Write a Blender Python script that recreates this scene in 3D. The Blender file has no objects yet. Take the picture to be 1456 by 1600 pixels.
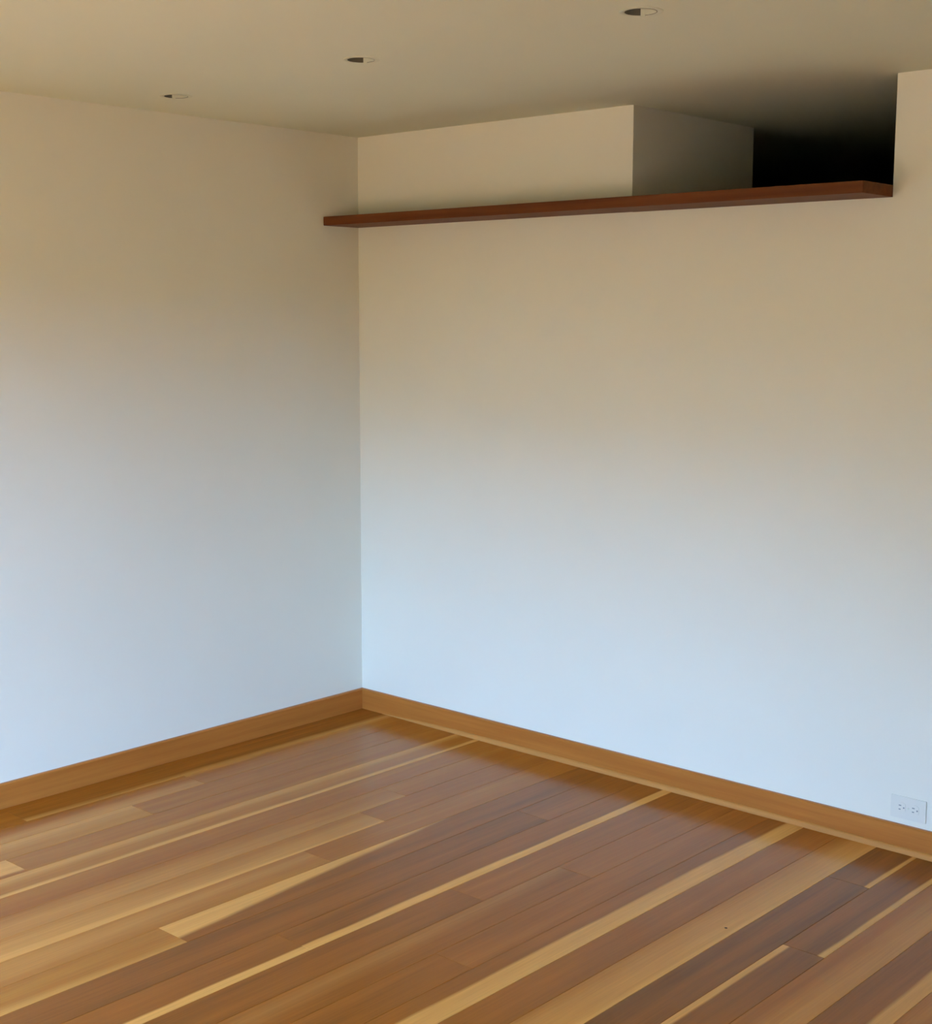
import bpy, bmesh, math, random
from mathutils import Matrix, Vector
random.seed(7)
S = bpy.context.scene
C = S.collection

# ------------------------------------------------------------------ camera
cam = bpy.data.cameras.new('camera')
cam.sensor_fit = 'HORIZONTAL'; cam.sensor_width = 36.0; cam.lens = 54.533
cam.clip_start = 0.05; cam.clip_end = 300
camo = bpy.data.objects.new('camera', cam); C.objects.link(camo)
R = Vector((0.74266, 0.66967, 0.00195)).normalized()
F = Vector((-0.66316, 0.73585, -0.13691)).normalized()
U = R.cross(F)
camo.matrix_world = Matrix(((R.x, U.x, -F.x, 4.3741), (R.y, U.y, -F.y, -4.1757), (R.z, U.z, -F.z, 1.7003), (0, 0, 0, 1)))
S.camera = camo

# ------------------------------------------------------------------ world, sun, exposure
SKY = (0.302, 0.53, 1.0); SKY_STRENGTH = 8.0
SUN_STRENGTH = 4.9
w = bpy.data.worlds.new('sky'); S.world = w; w.use_nodes = True
nt = w.node_tree; bg = nt.nodes['Background']; bg.inputs[1].default_value = SKY_STRENGTH
# clear sky: bright towards the horizon, deeper overhead
tc = nt.nodes.new('ShaderNodeTexCoord'); sp = nt.nodes.new('ShaderNodeSeparateXYZ'); rp = nt.nodes.new('ShaderNodeValToRGB')
nt.links.new(tc.outputs['Generated'], sp.inputs[0]); nt.links.new(sp.outputs['Z'], rp.inputs['Fac']); nt.links.new(rp.outputs['Color'], bg.inputs[0])
for p, k in ((0.0, 1.0), (0.25, 0.85), (0.55, 0.42), (1.0, 0.28)):
    e = rp.color_ramp.elements[0] if p == 0 else rp.color_ramp.elements[-1] if p == 1.0 else rp.color_ramp.elements.new(p)
    e.color = (SKY[0] * k, SKY[1] * k, SKY[2] * k, 1)
sun = bpy.data.lights.new('sun', 'SUN'); sun.energy = SUN_STRENGTH; sun.angle = 0.02; sun.color = (1.0, 0.78, 0.30)
suno = bpy.data.objects.new('sun', sun); C.objects.link(suno)
suno.rotation_euler = Vector((0.20, 0.52, -0.80)).to_track_quat('-Z', 'Y').to_euler()
S.view_settings.view_transform = 'Standard'; S.view_settings.look = 'None'
S.view_settings.gamma = 1.0; S.view_settings.use_curve_mapping = False
S.view_settings.exposure = 3.0

# ------------------------------------------------------------------ sizes (metres; the corner of the room is the origin)
H = 2.438            # ceiling height
W = 4.95             # right wall runs along +x
D = 4.7              # left wall runs along -y
TW = 0.12            # wall thickness
Z1, Z2 = 2.0685, 2.105   # ledge underside / top
LD = 0.198           # how far the ledge stands out
XP = 2.377           # where the opening ends
XR = 1.398           # where the upper wall panel ends
BH, BT = 0.0885, 0.016   # baseboard
WX0, WX1, WZ1 = 0.15, 2.1, 2.10   # glass doors in the wall behind the camera
SY0, SY1, SZ0, SZ1 = -4.4, -2.9, 0.3, 2.1   # window in the wall to the right of the camera

EAVE_BLOCK = 2.0          # depth of the unseen eave, added to hold back sky light

# ------------------------------------------------------------------ helpers
def mat(name, col, rough=0.5, noise=0.0, nscale=3.0, bump=0.0, bscale=200.0, spec=0.5, metal=0.0):
    m = bpy.data.materials.new(name); m.use_nodes = True
    nt = m.node_tree; b = nt.nodes['Principled BSDF']
    b.inputs['Base Color'].default_value = (*col, 1); b.inputs['Roughness'].default_value = rough
    b.inputs['Specular IOR Level'].default_value = spec; b.inputs['Metallic'].default_value = metal
    tc = nt.nodes.new('ShaderNodeTexCoord')
    if noise:
        n = nt.nodes.new('ShaderNodeTexNoise'); n.inputs['Scale'].default_value = nscale; n.inputs['Detail'].default_value = 4
        nt.links.new(tc.outputs['Object'], n.inputs['Vector'])
        r = nt.nodes.new('ShaderNodeValToRGB')
        r.color_ramp.elements[0].position = 0.3; r.color_ramp.elements[1].position = 0.7
        r.color_ramp.elements[0].color = (*[c * (1 - noise) for c in col], 1)
        r.color_ramp.elements[1].color = (*[min(1, c * (1 + noise)) for c in col], 1)
        nt.links.new(n.outputs['Fac'], r.inputs['Fac']); nt.links.new(r.outputs['Color'], b.inputs['Base Color'])
    if bump:
        n2 = nt.nodes.new('ShaderNodeTexNoise'); n2.inputs['Scale'].default_value = bscale; n2.inputs['Detail'].default_value = 2
        nt.links.new(tc.outputs['Object'], n2.inputs['Vector'])
        bp = nt.nodes.new('ShaderNodeBump'); bp.inputs['Strength'].default_value = bump; bp.inputs['Distance'].default_value = 0.002
        nt.links.new(n2.outputs['Fac'], bp.inputs['Height']); nt.links.new(bp.outputs['Normal'], b.inputs['Normal'])
    return m

def grain_mat(name, dark, light, axis, rough=0.35, freq=45.0, spec=0.25):
    """wood whose grain runs along one axis of the object"""
    m = bpy.data.materials.new(name); m.use_nodes = True
    nt = m.node_tree; b = nt.nodes['Principled BSDF']; b.inputs['Roughness'].default_value = rough; b.inputs['Specular IOR Level'].default_value = spec
    tc = nt.nodes.new('ShaderNodeTexCoord'); mp = nt.nodes.new('ShaderNodeMapping')
    sc = [freq, freq, freq]; sc[axis] = 1.6
    mp.inputs['Scale'].default_value = sc
    n = nt.nodes.new('ShaderNodeTexNoise'); n.inputs['Scale'].default_value = 1.0; n.inputs['Detail'].default_value = 5; n.inputs['Roughness'].default_value = 0.6
    r = nt.nodes.new('ShaderNodeValToRGB'); r.color_ramp.elements[0].position = 0.3; r.color_ramp.elements[1].position = 0.72
    r.color_ramp.elements[0].color = (*dark, 1); r.color_ramp.elements[1].color = (*light, 1)
    nt.links.new(tc.outputs['Object'], mp.inputs['Vector']); nt.links.new(mp.outputs['Vector'], n.inputs['Vector'])
    nt.links.new(n.outputs['Fac'], r.inputs['Fac']); nt.links.new(r.outputs['Color'], b.inputs['Base Color'])
    return m

def box(bm, x0, x1, y0, y1, z0, z1):
    v = [bm.verts.new((x, y, z)) for x in (x0, x1) for y in (y0, y1) for z in (z0, z1)]
    for f in ((0, 1, 3, 2), (4, 6, 7, 5), (0, 4, 5, 1), (2, 3, 7, 6), (0, 2, 6, 4), (1, 5, 7, 3)):
        bm.faces.new([v[i] for i in f])

def prism(bm, pts, axis, a, b):
    """closed polygon pts (two coordinates) swept along axis from a to b"""
    def P(p, t):
        q = list(p); q.insert(axis, t); return q
    lo = [bm.verts.new(P(p, a)) for p in pts]; hi = [bm.verts.new(P(p, b)) for p in pts]
    bm.faces.new(lo); bm.faces.new(hi[::-1])
    n = len(pts)
    for i in range(n):
        bm.faces.new((lo[i], hi[i], hi[(i + 1) % n], lo[(i + 1) % n]))

def lathe(bm, prof, cx=0, cy=0, n=48, closed=False):
    rings = [[bm.verts.new((cx + r * math.cos(2 * math.pi * k / n), cy + r * math.sin(2 * math.pi * k / n), z)) for k in range(n)] for r, z in prof]
    seq = list(zip(rings, rings[1:])) + ([(rings[-1], rings[0])] if closed else [])
    for A, B in seq:
        for k in range(n):
            bm.faces.new((A[k], A[(k + 1) % n], B[(k + 1) % n], B[k]))
    return rings

def obj(name, bm, m, parent=None, bevel=0.0, loc=None, smooth=False):
    bmesh.ops.recalc_face_normals(bm, faces=bm.faces)
    if bevel:
        bmesh.ops.bevel(bm, geom=[e for e in bm.edges if len(e.link_faces) == 2 and e.calc_face_angle(0) > 0.5], offset=bevel, segments=2, profile=0.6, affect='EDGES', clamp_overlap=True)
    me = bpy.data.meshes.new(name); bm.to_mesh(me); bm.free(); me.materials.append(m)
    if smooth:
        for p in me.polygons: p.use_smooth = True
    o = bpy.data.objects.new(name, me); C.objects.link(o)
    if loc: o.location = loc
    if parent: o.parent = parent
    return o

def struct(name, bm, m, label, category, **k):
    o = obj(name, bm, m, **k); o['kind'] = 'structure'; o['label'] = label; o['category'] = category
    return o

def tag(o, label, cat, group=None):
    o['label'] = label; o['category'] = cat
    if group: o['group'] = group

# ------------------------------------------------------------------ materials
PAINT = mat('white wall paint', (0.80, 0.735, 0.60), 0.62, noise=0.012, nscale=2.5, bump=0.10, bscale=260, spec=0.3)
CEIL = mat('ceiling paint', (0.745, 0.722, 0.55), 0.8, noise=0.012, nscale=2.0, bump=0.08, bscale=240, spec=0.2)
HALL_SHADE = mat('painted hall darkness', (0.03, 0.027, 0.02), 0.8, noise=0.05, nscale=3)  # near-black colour stands in for the missing light in the hall
BASE = grain_mat('stained baseboard', (0.39, 0.118, 0.018), (0.50, 0.17, 0.030), 0, 0.38)
BASEY = grain_mat('stained baseboard along left wall', (0.39, 0.118, 0.018), (0.50, 0.17, 0.030), 1, 0.38)
SHOE = grain_mat('pale shoe moulding', (0.46, 0.175, 0.034), (0.56, 0.225, 0.048), 0, 0.6)
LEDGE = grain_mat('red brown ledge wood', (0.11, 0.030, 0.008), (0.18, 0.054, 0.015), 0, 0.5, spec=0.12)
SUBF = mat('subfloor', (0.05, 0.03, 0.015), 0.9)
TRIMW = mat('white metal trim', (0.70, 0.675, 0.515), 0.8, spec=0.1)
BAFFLE = mat('dark lamp baffle', (0.13, 0.115, 0.085), 0.7)
LAMPG = mat('lamp glass', (0.30, 0.28, 0.24), 0.25)
PLATE = mat('white plastic', (0.74, 0.68, 0.565), 0.5, spec=0.3)
SLOT = mat('dark slot', (0.26, 0.25, 0.23), 0.7)
FRAME = mat('door frame paint', (0.55, 0.52, 0.47), 0.4)
PATIO = mat('bounce-tinted deck', (0.42, 0.22, 0.09), 0.85, noise=0.15, nscale=1.5)  # unseen deck, its colour reddened to warm the light it bounces indoors
GRASS = mat('dry grass', (0.20, 0.17, 0.06), 0.95, noise=0.25, nscale=2.0)
ROOF = mat('roof gravel', (0.25, 0.24, 0.22), 0.9, noise=0.2, nscale=8)

def glass_mat():
    m = bpy.data.materials.new('clear pane'); m.use_nodes = True; nt = m.node_tree
    for n in list(nt.nodes): nt.nodes.remove(n)
    o = nt.nodes.new('ShaderNodeOutputMaterial'); mx = nt.nodes.new('ShaderNodeMixShader'); mx.inputs[0].default_value = 0.05
    t = nt.nodes.new('ShaderNodeBsdfTransparent'); t.inputs[0].default_value = (0.93, 0.96, 0.95, 1)
    g = nt.nodes.new('ShaderNodeBsdfGlossy'); g.inputs['Roughness'].default_value = 0.02
    nt.links.new(t.outputs[0], mx.inputs[1]); nt.links.new(g.outputs[0], mx.inputs[2]); nt.links.new(mx.outputs[0], o.inputs[0])
    return m
GLASS = glass_mat()

def plank_mat():
    """heartwood with paler sapwood streaks; each plank carries its own tone and streak edges as object properties"""
    m = bpy.data.materials.new('hickory plank'); m.use_nodes = True; nt = m.node_tree; L = nt.links
    N = lambda t: nt.nodes.new(t)
    b = nt.nodes['Principled BSDF']
    def attr(n):
        a = N('ShaderNodeAttribute'); a.attribute_type = 'OBJECT'; a.attribute_name = n; return a.outputs['Fac']
    def mth(op, x, y=None, z=None, clamp=False):
        n = N('ShaderNodeMath'); n.operation = op; n.use_clamp = clamp
        for i, v in enumerate((x, y, z)):
            if v is None: continue
            if isinstance(v, (int, float)): n.inputs[i].default_value = v
            else: L.new(v, n.inputs[i])
        return n.outputs[0]
    tc = N('ShaderNodeTexCoord'); sp = N('ShaderNodeSeparateXYZ'); L.new(tc.outputs['Object'], sp.inputs[0])
    x, y = sp.outputs['X'], sp.outputs['Y']
    seed = attr('seed')
    def noise(sx, sy, detail, off, rough=0.55):
        cb = N('ShaderNodeCombineXYZ'); L.new(mth('MULTIPLY', x, sx), cb.inputs[0]); L.new(mth('MULTIPLY', y, sy), cb.inputs[1])
        L.new(mth('ADD', mth('MULTIPLY', seed, 37.0), off), cb.inputs[2])
        n = N('ShaderNodeTexNoise'); n.inputs['Scale'].default_value = 1.0; n.inputs['Detail'].default_value = detail; n.inputs['Roughness'].default_value = rough
        L.new(cb.outputs[0], n.inputs['Vector']); return n.outputs['Fac']
    wob = mth('MULTIPLY', mth('SUBTRACT', noise(6, 2.2, 2, 3.0), 0.5), 0.022)
    xw = mth('ADD', x, wob)
    t = mth('DIVIDE', y, attr('length'), clamp=True)
    masks = []
    for s in ('s', 'q'):
        a = mth('ADD', attr(s + 'a0'), mth('MULTIPLY', mth('SUBTRACT', attr(s + 'a1'), attr(s + 'a0')), t))
        c = mth('ADD', attr(s + 'b0'), mth('MULTIPLY', mth('SUBTRACT', attr(s + 'b1'), attr(s + 'b0')), t))
        l = mth('ADD', mth('DIVIDE', mth('SUBTRACT', xw, a), attr(s + 'l')), 0.5, clamp=True)
        r = mth('ADD', mth('DIVIDE', mth('SUBTRACT', c, xw), attr(s + 'r')), 0.5, clamp=True)
        masks.append(mth('MULTIPLY', mth('MULTIPLY', l, r), attr(s + 'm')))
    sap = mth('MAXIMUM', masks[0], masks[1])
    heart = N('ShaderNodeValToRGB'); cr = heart.color_ramp
    cr.elements[0].position = 0.0; cr.elements[0].color = (0.165, 0.052, 0.006, 1)
    cr.elements[1].position = 1.0; cr.elements[1].color = (0.60, 0.25, 0.030, 1)
    e = cr.elements.new(0.4); e.color = (0.385, 0.114, 0.010, 1)
    g = noise(16, 0.9, 4, 0.0)
    tone = mth('ADD', attr('tone'), mth('MULTIPLY', mth('SUBTRACT', g, 0.5), 0.6), clamp=True)
    L.new(tone, heart.inputs['Fac'])
    sapc = N('ShaderNodeValToRGB'); sr = sapc.color_ramp
    sr.elements[0].position = 0.25; sr.elements[0].color = (0.72, 0.31, 0.062, 1)
    sr.elements[1].position = 0.75; sr.elements[1].color = (0.85, 0.40, 0.088, 1)
    L.new(noise(30, 1.5, 3, 9.0), sapc.inputs['Fac'])
    mix = N('ShaderNodeMix'); mix.data_type = 'RGBA'
    L.new(sap, mix.inputs['Factor']); L.new(heart.outputs['Color'], mix.inputs['A']); L.new(sapc.outputs['Color'], mix.inputs['B'])
    # fine pores along the grain
    fine = noise(190, 4.0, 3, 20.0, 0.6)
    fr = N('ShaderNodeMapRange'); fr.inputs[1].default_value = 0.3; fr.inputs[2].default_value = 0.7; fr.inputs[3].default_value = 0.9; fr.inputs[4].default_value = 1.06
    L.new(fine, fr.inputs[0])
    mul = N('ShaderNodeMix'); mul.data_type = 'RGBA'; mul.blend_type = 'MULTIPLY'; mul.inputs['Factor'].default_value = 1.0
    L.new(mix.outputs['Result'], mul.inputs['A']); L.new(fr.outputs[0], mul.inputs['B'])
    L.new(mul.outputs['Result'], b.inputs['Base Color'])
    rg = N('ShaderNodeMapRange'); rg.inputs[3].default_value = 0.15; rg.inputs[4].default_value = 0.23
    L.new(g, rg.inputs[0]); L.new(rg.outputs[0], b.inputs['Roughness'])
    b.inputs['Specular IOR Level'].default_value = 0.20; b.inputs['Specular Tint'].default_value = (1.0, 0.74, 0.48, 1)   # warm tint put into the reflections to take out their blue
    return m
PLANK = plank_mat()

# ------------------------------------------------------------------ the room shell
bm = bmesh.new(); box(bm, -TW, W + TW, -D - TW, 0.0, -0.12, -0.021)
floor = struct('floor', bm, SUBF, 'hardwood plank floor with pale sapwood streaks', 'floor')
bm = bmesh.new(); box(bm, -TW, 0, -D - TW, 0, -0.12, H)
struct('wall_left', bm, PAINT, 'plain white painted wall without the ledge', 'wall')
bm = bmesh.new()
prism(bm, [(-TW, -0.12), (W + TW, -0.12), (W + TW, H), (XP, H), (XP, Z1), (XR, Z1), (XR, H), (-TW, H)], 1, 0.0, TW)
struct('wall_right', bm, PAINT, 'white painted wall with a high opening above a wooden ledge', 'wall')
bm = bmesh.new(); box(bm, -0.6, XR, TW, 0.81, -0.12, H)
struct('wall_return', bm, PAINT, 'shaded white return wall seen inside the high opening', 'wall')
bm = bmesh.new(); box(bm, -2.6, W + 1.2, -D - TW, 5.1, H, H + 0.25)
struct('ceiling', bm, CEIL, 'flat off-white ceiling with small recessed downlights', 'ceiling')
bm = bmesh.new()
if SY1:
    box(bm, W, W + TW, -D - TW, SY0, -0.12, H); box(bm, W, W + TW, SY1, 0, -0.12, H)
    box(bm, W, W + TW, SY0, SY1, -0.12, SZ0); box(bm, W, W + TW, SY0, SY1, SZ1, H)
else:
    box(bm, W, W + TW, -D - TW, 0, -0.12, H)
struct('wall_side', bm, PAINT, 'white painted wall facing the plain wall', 'wall')
bm = bmesh.new()
if WX1: prism(bm, [(-TW, -0.12), (WX0, -0.12), (WX0, WZ1), (WX1, WZ1), (WX1, -0.12), (W + TW, -0.12), (W + TW, H), (-TW, H)], 1, -D - TW, -D)
else: box(bm, -TW, W + TW, -D - TW, -D, -0.12, H)
struct('wall_front', bm, PAINT, 'white painted wall holding the glass doors', 'wall')
# hall behind the opening, its darkness put into the surface colour
for nm_, bb, lb in (('wall_hall_far', (-2.6, W + 1.2, 5.0, 5.1), 'far wall coloured dark for the unlit hall behind the opening'),
                    ('wall_hall_left', (-2.6, -2.5, 0.2, 5.0), 'end wall coloured dark for the unlit hall on the side of the return wall'),
                    ('wall_hall_right', (W + 1.1, W + 1.2, 0.2, 5.0), 'end wall coloured dark for the unlit hall beyond the opening'),
                    ('wall_hall_near_left', (-2.6, -0.6, TW, 0.2), 'short wall coloured dark for the unlit hall beside the return wall'),
                    ('wall_hall_near_right', (W + TW, W + 1.2, TW, 0.2), 'short wall coloured dark for the unlit hall behind the room corner')):
    bm = bmesh.new(); box(bm, *bb, -0.12, H); struct(nm_, bm, HALL_SHADE, lb, 'wall')
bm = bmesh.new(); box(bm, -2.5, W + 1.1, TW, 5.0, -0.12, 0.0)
struct('floor_hall', bm, HALL_SHADE, 'floor coloured dark for the unlit hall behind the opening', 'floor')
bm = bmesh.new(); box(bm, -2.7, W + 1.3, -D - EAVE_BLOCK, 5.2, H + 0.251, H + 0.45)
struct('roof', bm, ROOF, 'flat gravel roof with an unseen deep eave added to hold back sky light', 'roof')

# baseboards and shoe moulding
def base_profile(t, h): return [(0, 0.0), (t, 0.0), (t, h - 0.004), (t - 0.004, h), (0, h)]
bm = bmesh.new(); prism(bm, [(-a, z + 0.0005) for a, z in base_profile(BT, BH)], 0, 0.0, W)
struct('baseboard_right', bm, BASE, 'brown stained wood baseboard under the outlet', 'baseboard')
bm = bmesh.new(); prism(bm, [(a, z + 0.0005) for a, z in base_profile(BT, BH)], 1, -D, -BT - 0.0005)
struct('baseboard_left', bm, BASEY, 'brown stained wood baseboard along the plain wall', 'baseboard')
bm = bmesh.new()
pr = [(0, 0.0005), (-0.011, 0.0005)] + [(-0.011 * math.cos(a), 0.019 * math.sin(a) * 0.98 + 0.0005) for a in (0.25, 0.6, 0.95, 1.3)] + [(0, 0.0195)]
secs = []
for x, k in ((0.14, 0.08), (0.45, 0.75), (0.8, 1.0), (W, 1.0)):      # the moulding dies out towards the corner
    secs.append([bm.verts.new((x, y * k - BT - 0.0003, (z - 0.0005) * k + 0.0005)) for y, z in pr])
bm.faces.new(secs[0]); bm.faces.new(secs[-1][::-1])
for A, B in zip(secs, secs[1:]):
    for k in range(len(pr)): bm.faces.new((A[k], B[k], B[(k + 1) % len(pr)], A[(k + 1) % len(pr)]))
struct('trim_1', bm, SHOE, 'thin pale shoe moulding at the foot of the baseboard', 'trim')

# ------------------------------------------------------------------ floor planks, each one a child of the floor
SE = [0.0, .055, .185, .315, .445, .575, .705, .83, .956, 1.082, 1.215, 1.348, 1.49, 1.635, 1.767, 1.90, 2.033, 2.165, 2.293, 2.428, 2.565, 2.69, 2.83, 2.985]
while SE[-1] < W - 0.02: SE.append(min(W, SE[-1] + 0.132))
SOFT = 0.012
# row -> boards from the right wall outwards: (far end y, tone, streaks); a streak is (left at wall end, left at far end, right at wall end, right at far end, soft left, soft right, amount)
ROWS = {
 0: [(-2.3, .30, []), (-4.4, .4, [])],
 1: [(-1.75, .28, [(.160, .160, .19, .19, .03, .01, .5)]), (-3.6, .35, [])],
 2: [(-1.10, .46, [(.18, .18, .205, .205, .01, .02, .35)]), (-3.0, .42, [(.25, .27, .33, .33, .04, .01, .35)])],
 3: [(-1.42, .48, []), (-3.3, .62, [(.30, .30, .36, .40, .01, .06, .5)])],
 4: [(-1.98, .50, []), (-3.9, .45, [(.43, .43, .556, .556, .01, .015, .85)])],
 5: [(-3.1, .55, [(.565, .57, .600, .625, .02, .03, .55), (.682, .688, .72, .72, .012, .004, .9)])],
 6: [(-2.5, .46, []), (-4.4, .5, [])],
 7: [(-.70, .48, []), (-2.9, .46, [(.93, .82, .97, .97, .08, .01, .4)])],
 8: [(-.93, .46, []), (-3.4, .54, [(1.072, 1.015, 1.10, 1.10, .03, .004, .95), (1.03, .90, 1.1, 1.1, .08, .01, .45)])],
 9: [(-1.3, .44, []), (-3.2, .54, [(1.10, 1.08, 1.15, 1.24, .06, .08, .35)])],
 10: [(-1.955, .30, [(1.218, 1.19, 1.15, 1.308, .012, .02, .95)]), (-3.9, .62, [(1.345, 1.25, 1.36, 1.36, .05, .004, .65)])],
 11: [(-.55, .30, []), (-2.75, .24, [])],
 12: [(-1.76, .30, [(1.601, 1.600, 1.66, 1.66, .008, .004, 1.0)]), (-3.6, .34, [(1.600, 1.597, 1.66, 1.66, .008, .004, 1.0)])],
 13: [(-1.2, .36, []), (-3.1, .28, [])],
 14: [(-.85, .39, []), (-2.7, .31, [(1.76, 1.80, 1.80, 1.86, .05, .06, .22)])],
 15: [(-1.55, .36, []), (-3.3, .28, [])],
 16: [(-3.0, .30, [(2.098, 2.090, 2.19, 2.19, .012, .004, .85)])],
 17: [(-1.9, .33, []), (-3.4, .3, [])],
 18: [(-2.9, .56, [(2.35, 2.31, 2.45, 2.45, .10, .004, .55), (2.40, 2.395, 2.45, 2.45, .04, .004, .75)])],
 19: [(-.352, .18, [(2.548, 2.546, 2.58, 2.58, .006, .004, .8)]), (-2.4, .19, [])],
 20: [(-.868, .22, [(2.672, 2.668, 2.71, 2.71, .008, .004, .8)]), (-2.5, .24, [(2.55, 2.55, 2.584, 2.588, .004, .008, .85)])],
 21: [(-2.2, .42, [(2.77, 2.75, 2.85, 2.85, .08, .004, .35)])],
 22: [(-1.5, .23, [(2.940, 2.938, 3.0, 3.0, .012, .004, .7)]), (-3.2, .25, [])],
}
count = 0
for r in range(len(SE) - 1):
    x0, x1 = SE[r], SE[r + 1]
    boards = [(a, b, list(c)) for a, b, c in ROWS.get(r, [])]
    y = boards[-1][0] if boards else -random.uniform(0.5, 2.2)
    if not boards: boards.append((y, random.uniform(.2, .5), []))
    while y > -D:
        y2 = y - random.uniform(1.6, 2.6)
        if y2 < -D + 0.5: y2 = -D
        st = []
        if random.random() < 0.35:
            e = random.uniform(.02, .07); st = [(x1 - e, x1 - e * random.uniform(.7, 1.4), x1 + .03, x1 + .03, .012, .004, .85)]
        boards.append((y2, random.uniform(.2, .5), st)); y = y2
    ya = -0.002
    for yb, tone, st in boards:
        g = 0.0006
        wd, ln = x1 - x0 - g, ya - yb - g
        b2 = bmesh.new(); c = 0.0009
        lo = [b2.verts.new(p) for p in ((0, 0, -0.02), (wd, 0, -0.02), (wd, ln, -0.02), (0, ln, -0.02))]
        mi = [b2.verts.new(p) for p in ((0, 0, -c), (wd, 0, -c), (wd, ln, -c), (0, ln, -c))]
        hi = [b2.verts.new(p) for p in ((c, c, 0), (wd - c, c, 0), (wd - c, ln - c, 0), (c, ln - c, 0))]
        b2.faces.new(hi)
        for A, B in ((lo, mi), (mi, hi)):
            for k in range(4): b2.faces.new((A[k], A[(k + 1) % 4], B[(k + 1) % 4], B[k]))
        o = obj('plank', b2, PLANK, floor, loc=(x0, yb, 0.0))
        o['tone'] = float(tone); o['seed'] = random.random(); o['length'] = ln
        st = st + [(0, 0, 0, 0, 1, 1, 0.0)] * (2 - len(st))
        for s, (a0, a1, c0, c1, sl, sr_, am) in zip('sq', st):
            # local y runs from the far end (0) to the wall end (length)
            o[s + 'a0'] = float(a1 - x0); o[s + 'a1'] = float(a0 - x0); o[s + 'b0'] = float(c1 - x0); o[s + 'b1'] = float(c0 - x0)
            o[s + 'l'] = float(sl); o[s + 'r'] = float(sr_); o[s + 'm'] = float(am)
        count += 1
        ya = yb
print('planks', count)
bm = bmesh.new(); lathe(bm, [(0.0, 0.0004), (0.0035, 0.0004), (0.0045, 0.0002)], n=10)
bmesh.ops.remove_doubles(bm, verts=bm.verts, dist=1e-6)
o = obj('knot', bm, mat('knot wood', (0.06, 0.022, 0.005), 0.8, spec=0.05), floor, loc=(2.394, -0.884, 0.0))

# ------------------------------------------------------------------ glass doors behind the camera and what lies outside
def glazed(name, P, n, z0, z1, label, cat):
    """a run of n glazed leaves; P(u, v, z) maps along-wall u, through-wall v to the room"""
    def bx(bm, u0, u1, v0, v1, za, zb):
        a, c = P(u0, v0), P(u1, v1)
        box(bm, min(a[0], c[0]), max(a[0], c[0]), min(a[1], c[1]), max(a[1], c[1]), za, zb)
    fw = 0.055
    for k in range(n):
        u0, u1 = k / n, (k + 1) / n
        L = P.length; u0 *= L; u1 *= L
        bm = bmesh.new()
        bx(bm, u0, u0 + fw, .04, .09, z0, z1); bx(bm, u1 - fw, u1, .04, .09, z0, z1)
        bx(bm, u0 + fw, u1 - fw, .04, .09, z0, z0 + .07); bx(bm, u0 + fw, u1 - fw, .04, .09, z1 - fw, z1)
        d = struct('%s_%d' % (name, k + 1), bm, FRAME, label, cat)
        bm = bmesh.new(); bx(bm, u0 + fw, u1 - fw, .062, .068, z0 + .07, z1 - fw)
        obj('pane', bm, GLASS, d)
def portal(loc, direction, sx, sy):
    pl = bpy.data.lights.new('sky_portal', 'AREA'); pl.shape = 'RECTANGLE'; pl.size = sx; pl.size_y = sy
    pl.cycles.is_portal = True          # guides sampling of the sky, gives no light of its own
    po = bpy.data.objects.new('sky_portal', pl); C.objects.link(po); po.location = loc
    po.rotation_euler = Vector(direction).to_track_quat('-Z', 'Z').to_euler()
if WX1:
    def PF(u, v): return (WX0 + u, -D - v)
    PF.length = WX1 - WX0
    glazed('door', PF, 2, 0.0, WZ1, 'tall glass door in the wall facing the ledge', 'door')
    portal(((WX0 + WX1) / 2, -D - 0.14, WZ1 / 2), (0, 1, 0), WX1 - WX0, WZ1)
if SY1:
    def PS(u, v): return (W + v, SY0 + u)
    PS.length = SY1 - SY0
    glazed('window', PS, 2, SZ0, SZ1, 'wide window in the wall facing the plain wall', 'window')
    portal((W + 0.14, (SY0 + SY1) / 2, (SZ0 + SZ1) / 2), (-1, 0, 0), SY1 - SY0, SZ1 - SZ0)
bm = bmesh.new(); box(bm, -14, 20, -D - 8.0, -D - TW - 0.01, -0.3, -0.13)
struct('deck', bm, PATIO, 'sunlit bounce-tinted deck outside the glass doors', 'deck')
bm = bmesh.new(); box(bm, -90, 90, -120, 80, -0.5, -0.31)
struct('ground', bm, GRASS, 'dry grass around the house', 'ground')

def sky_block_bank():
    """unseen ring of raised ground added to block the low sky"""
    bm = bmesh.new(); n = 96; rows = [(0, 0.0), (1.5, .55), (3.2, .85), (5.5, 1.0), (9, 1.0), (13, 0.6), (16, 0)]
    rnd = random.Random(3); grid = []
    for i in range(n):
        a = 2 * math.pi * i / n
        hh = BANK_H * (1 - 0.52 * max(0, math.cos(a))) * (1 + 0.08 * math.sin(i * math.pi / 4) + 0.05 * math.sin(i * math.pi / 1.5 + 1) + rnd.uniform(-.03, .03))
        grid.append([bm.verts.new((2 + (BANK_R + dr) * math.cos(a), -2 + (BANK_R + dr) * math.sin(a), -0.4 + hh * k)) for dr, k in rows])
    for A, B in zip(grid, grid[1:] + grid[:1]):
        for k in range(len(rows) - 1): bm.faces.new((A[k], B[k], B[k + 1], A[k + 1]))
    return bm
BANK_R, BANK_H = 22.0, 6.2  # added bank; its height sets how much low sky the room sees
struct('sky_blocker', sky_block_bank(), GRASS, 'unseen bank added to block low sky light', 'sky_blocker')

# ------------------------------------------------------------------ the wooden ledge
bm = bmesh.new()
e = 0.0006
prism(bm, [(e, -LD), (XP - e, -LD), (XP - e, 0.26), (XR + e, 0.26), (XR + e, -e), (e, -e)], 2, Z1 + e, Z2)  # sill carried deeper inside, added to keep upward light off the return wall
lg = obj('wall_ledge', bm, LEDGE, bevel=0.0025)
tag(lg, 'long red-brown wooden ledge standing out below the high opening', 'shelf')

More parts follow.
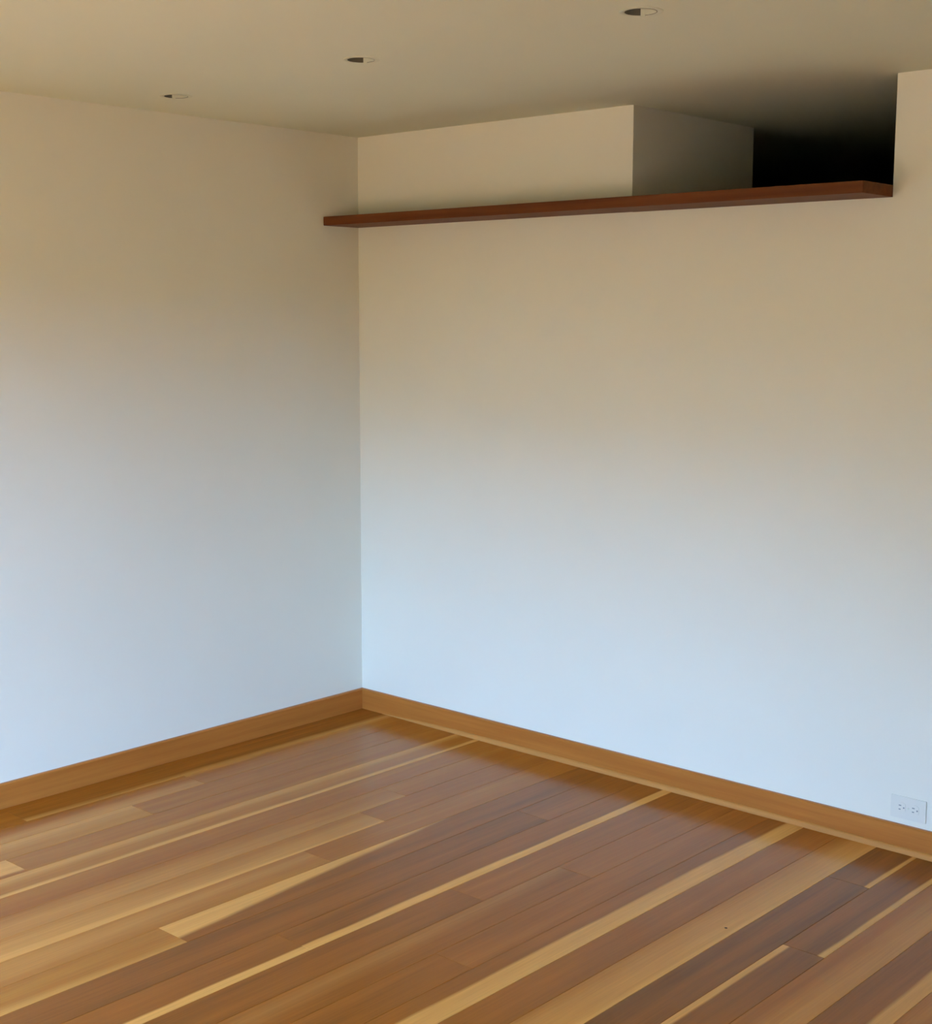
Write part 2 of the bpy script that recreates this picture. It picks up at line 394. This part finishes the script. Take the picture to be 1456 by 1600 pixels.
# ------------------------------------------------------------------ recessed downlights
def downlight(x, y, label):
    t = bpy.data.objects.new('recessed_downlight', None); C.objects.link(t); t.location = (x, y, H)
    t.empty_display_size = 0.05
    tag(t, label, 'downlight')
    bm = bmesh.new(); lathe(bm, [(0.040, 0.0), (0.041, -0.0018), (0.052, -0.0016), (0.0545, -0.0010), (0.055, 0.0), (0.040, 0.0)])
    obj('trim_ring', bm, TRIMW, t, smooth=True)
    return t
lights = [(0.352, -1.18, 'recessed ceiling downlight nearest the plain wall without the ledge'),
          (1.316, -1.24, 'recessed ceiling downlight in the middle of the row'),
          (2.298, -1.24, 'recessed ceiling downlight at the end of the row farthest from the plain wall')]
holes = []
for x, y, lb in lights:
    t = downlight(x, y, lb); t.rotation_euler.z = math.radians(38) if x < 1 else 0; holes.append((x, y))
    bm = bmesh.new(); rg = lathe(bm, [(0.0395, -0.002), (0.0395, 0.05), (0.030, 0.07)]); bm.faces.new(rg[-1])
    obj('baffle', bm, BAFFLE, t, smooth=False)
    bm = bmesh.new(); rg = lathe(bm, [(0.0200, 0.030), (0.022, 0.028), (0.022, 0.060)], n=32); bm.faces.new(rg[0])
    obj('lamp', bm, LAMPG, t)
    # white half liner of the swivel mount
    bm = bmesh.new(); n = 20; a0, a1 = math.radians(42 - 100), math.radians(42 + 78)
    ring = [[bm.verts.new((rad * math.cos(a0 + (a1 - a0) * k / n), rad * math.sin(a0 + (a1 - a0) * k / n), z)) for k in range(n + 1)]
            for rad, z in ((0.0380, -0.001), (0.0380, 0.048), (0.0390, 0.048), (0.0390, -0.001))]
    for A, B in zip(ring, ring[1:] + ring[:1]):
        for k in range(n): bm.faces.new((A[k], A[k + 1], B[k + 1], B[k]))
    for e_ in (0, n): bm.faces.new([q[e_] for q in ring])
    obj('liner', bm, TRIMW, t)
    bm = bmesh.new(); box(bm, -0.0055, 0.0055, -0.001, 0.001, -0.0055, 0.02)
    k = obj('spring_clip', bm, TRIMW, t); k.location = (-0.0175, 0.0335, 0); k.rotation_euler.z = math.radians(27)
# openings in the ceiling for the downlights
ceil = bpy.data.objects['ceiling']
bm = bmesh.new()
for x, y in holes:
    r = lathe(bm, [(0.045, H - 0.05), (0.045, H + 0.12)], x, y, 40); bm.faces.new(r[0]); bm.faces.new(r[1])
bmesh.ops.recalc_face_normals(bm, faces=bm.faces)
me = bpy.data.meshes.new('cut'); bm.to_mesh(me); bm.free()
cut = bpy.data.objects.new('cut', me); C.objects.link(cut)
md = ceil.modifiers.new('holes', 'BOOLEAN'); md.object = cut; md.solver = 'EXACT'
dg = bpy.context.evaluated_depsgraph_get(); dg.update()
nm = bpy.data.meshes.new_from_object(ceil.evaluated_get(dg)); ceil.modifiers.clear(); ceil.data = nm
bpy.data.objects.remove(cut, do_unlink=True)

# ------------------------------------------------------------------ wall outlet, mounted sideways
ox, oz = 2.520, 0.1455
t = bpy.data.objects.new('wall_outlet', None); C.objects.link(t); t.location = (ox, 0, oz); t.empty_display_size = 0.05
tag(t, 'white two-socket wall outlet mounted sideways just above the baseboard', 'outlet')
bm = bmesh.new(); box(bm, -0.059, 0.059, -0.0055, -0.0003, -0.0365, 0.0365)
obj('cover_plate', bm, PLATE, t, bevel=0.002)
bm = bmesh.new()
rr = [bm.verts.new((0.0032 * math.cos(a * math.pi / 6), -0.0068, 0.0032 * math.sin(a * math.pi / 6))) for a in range(12)]
r2 = [bm.verts.new((0.0032 * math.cos(a * math.pi / 6), -0.0052, 0.0032 * math.sin(a * math.pi / 6))) for a in range(12)]
bm.faces.new(rr)
for k in range(12): bm.faces.new((rr[k], rr[(k + 1) % 12], r2[(k + 1) % 12], r2[k]))
obj('screw', bm, TRIMW, t)
for sx in (-0.0225, 0.0225):
    bm = bmesh.new(); n = 24
    pts = []
    for k in range(n):
        a = 2 * math.pi * k / n
        pts.append((max(-0.0135, min(0.0135, 0.0172 * math.cos(a))), 0.0172 * math.sin(a)))
    prism(bm, pts, 1, -0.0072, -0.0050)
    s = obj('socket', bm, PLATE, t); s.location = (sx, 0, 0)
    for zz, hh in ((0.0064, 0.0042), (-0.0064, 0.0035)):
        bm = bmesh.new(); box(bm, -0.0085, -0.0085 + 2 * hh, -0.0078, -0.0070, zz - 0.0016, zz + 0.0016)
        obj('slot', bm, SLOT, s)
    bm = bmesh.new()
    prism(bm, [(0.0085 + 0.0027 * math.cos(a * math.pi / 5), 0.0027 * math.sin(a * math.pi / 5)) for a in range(10)], 1, -0.0078, -0.0070)
    obj('ground_hole', bm, SLOT, s)
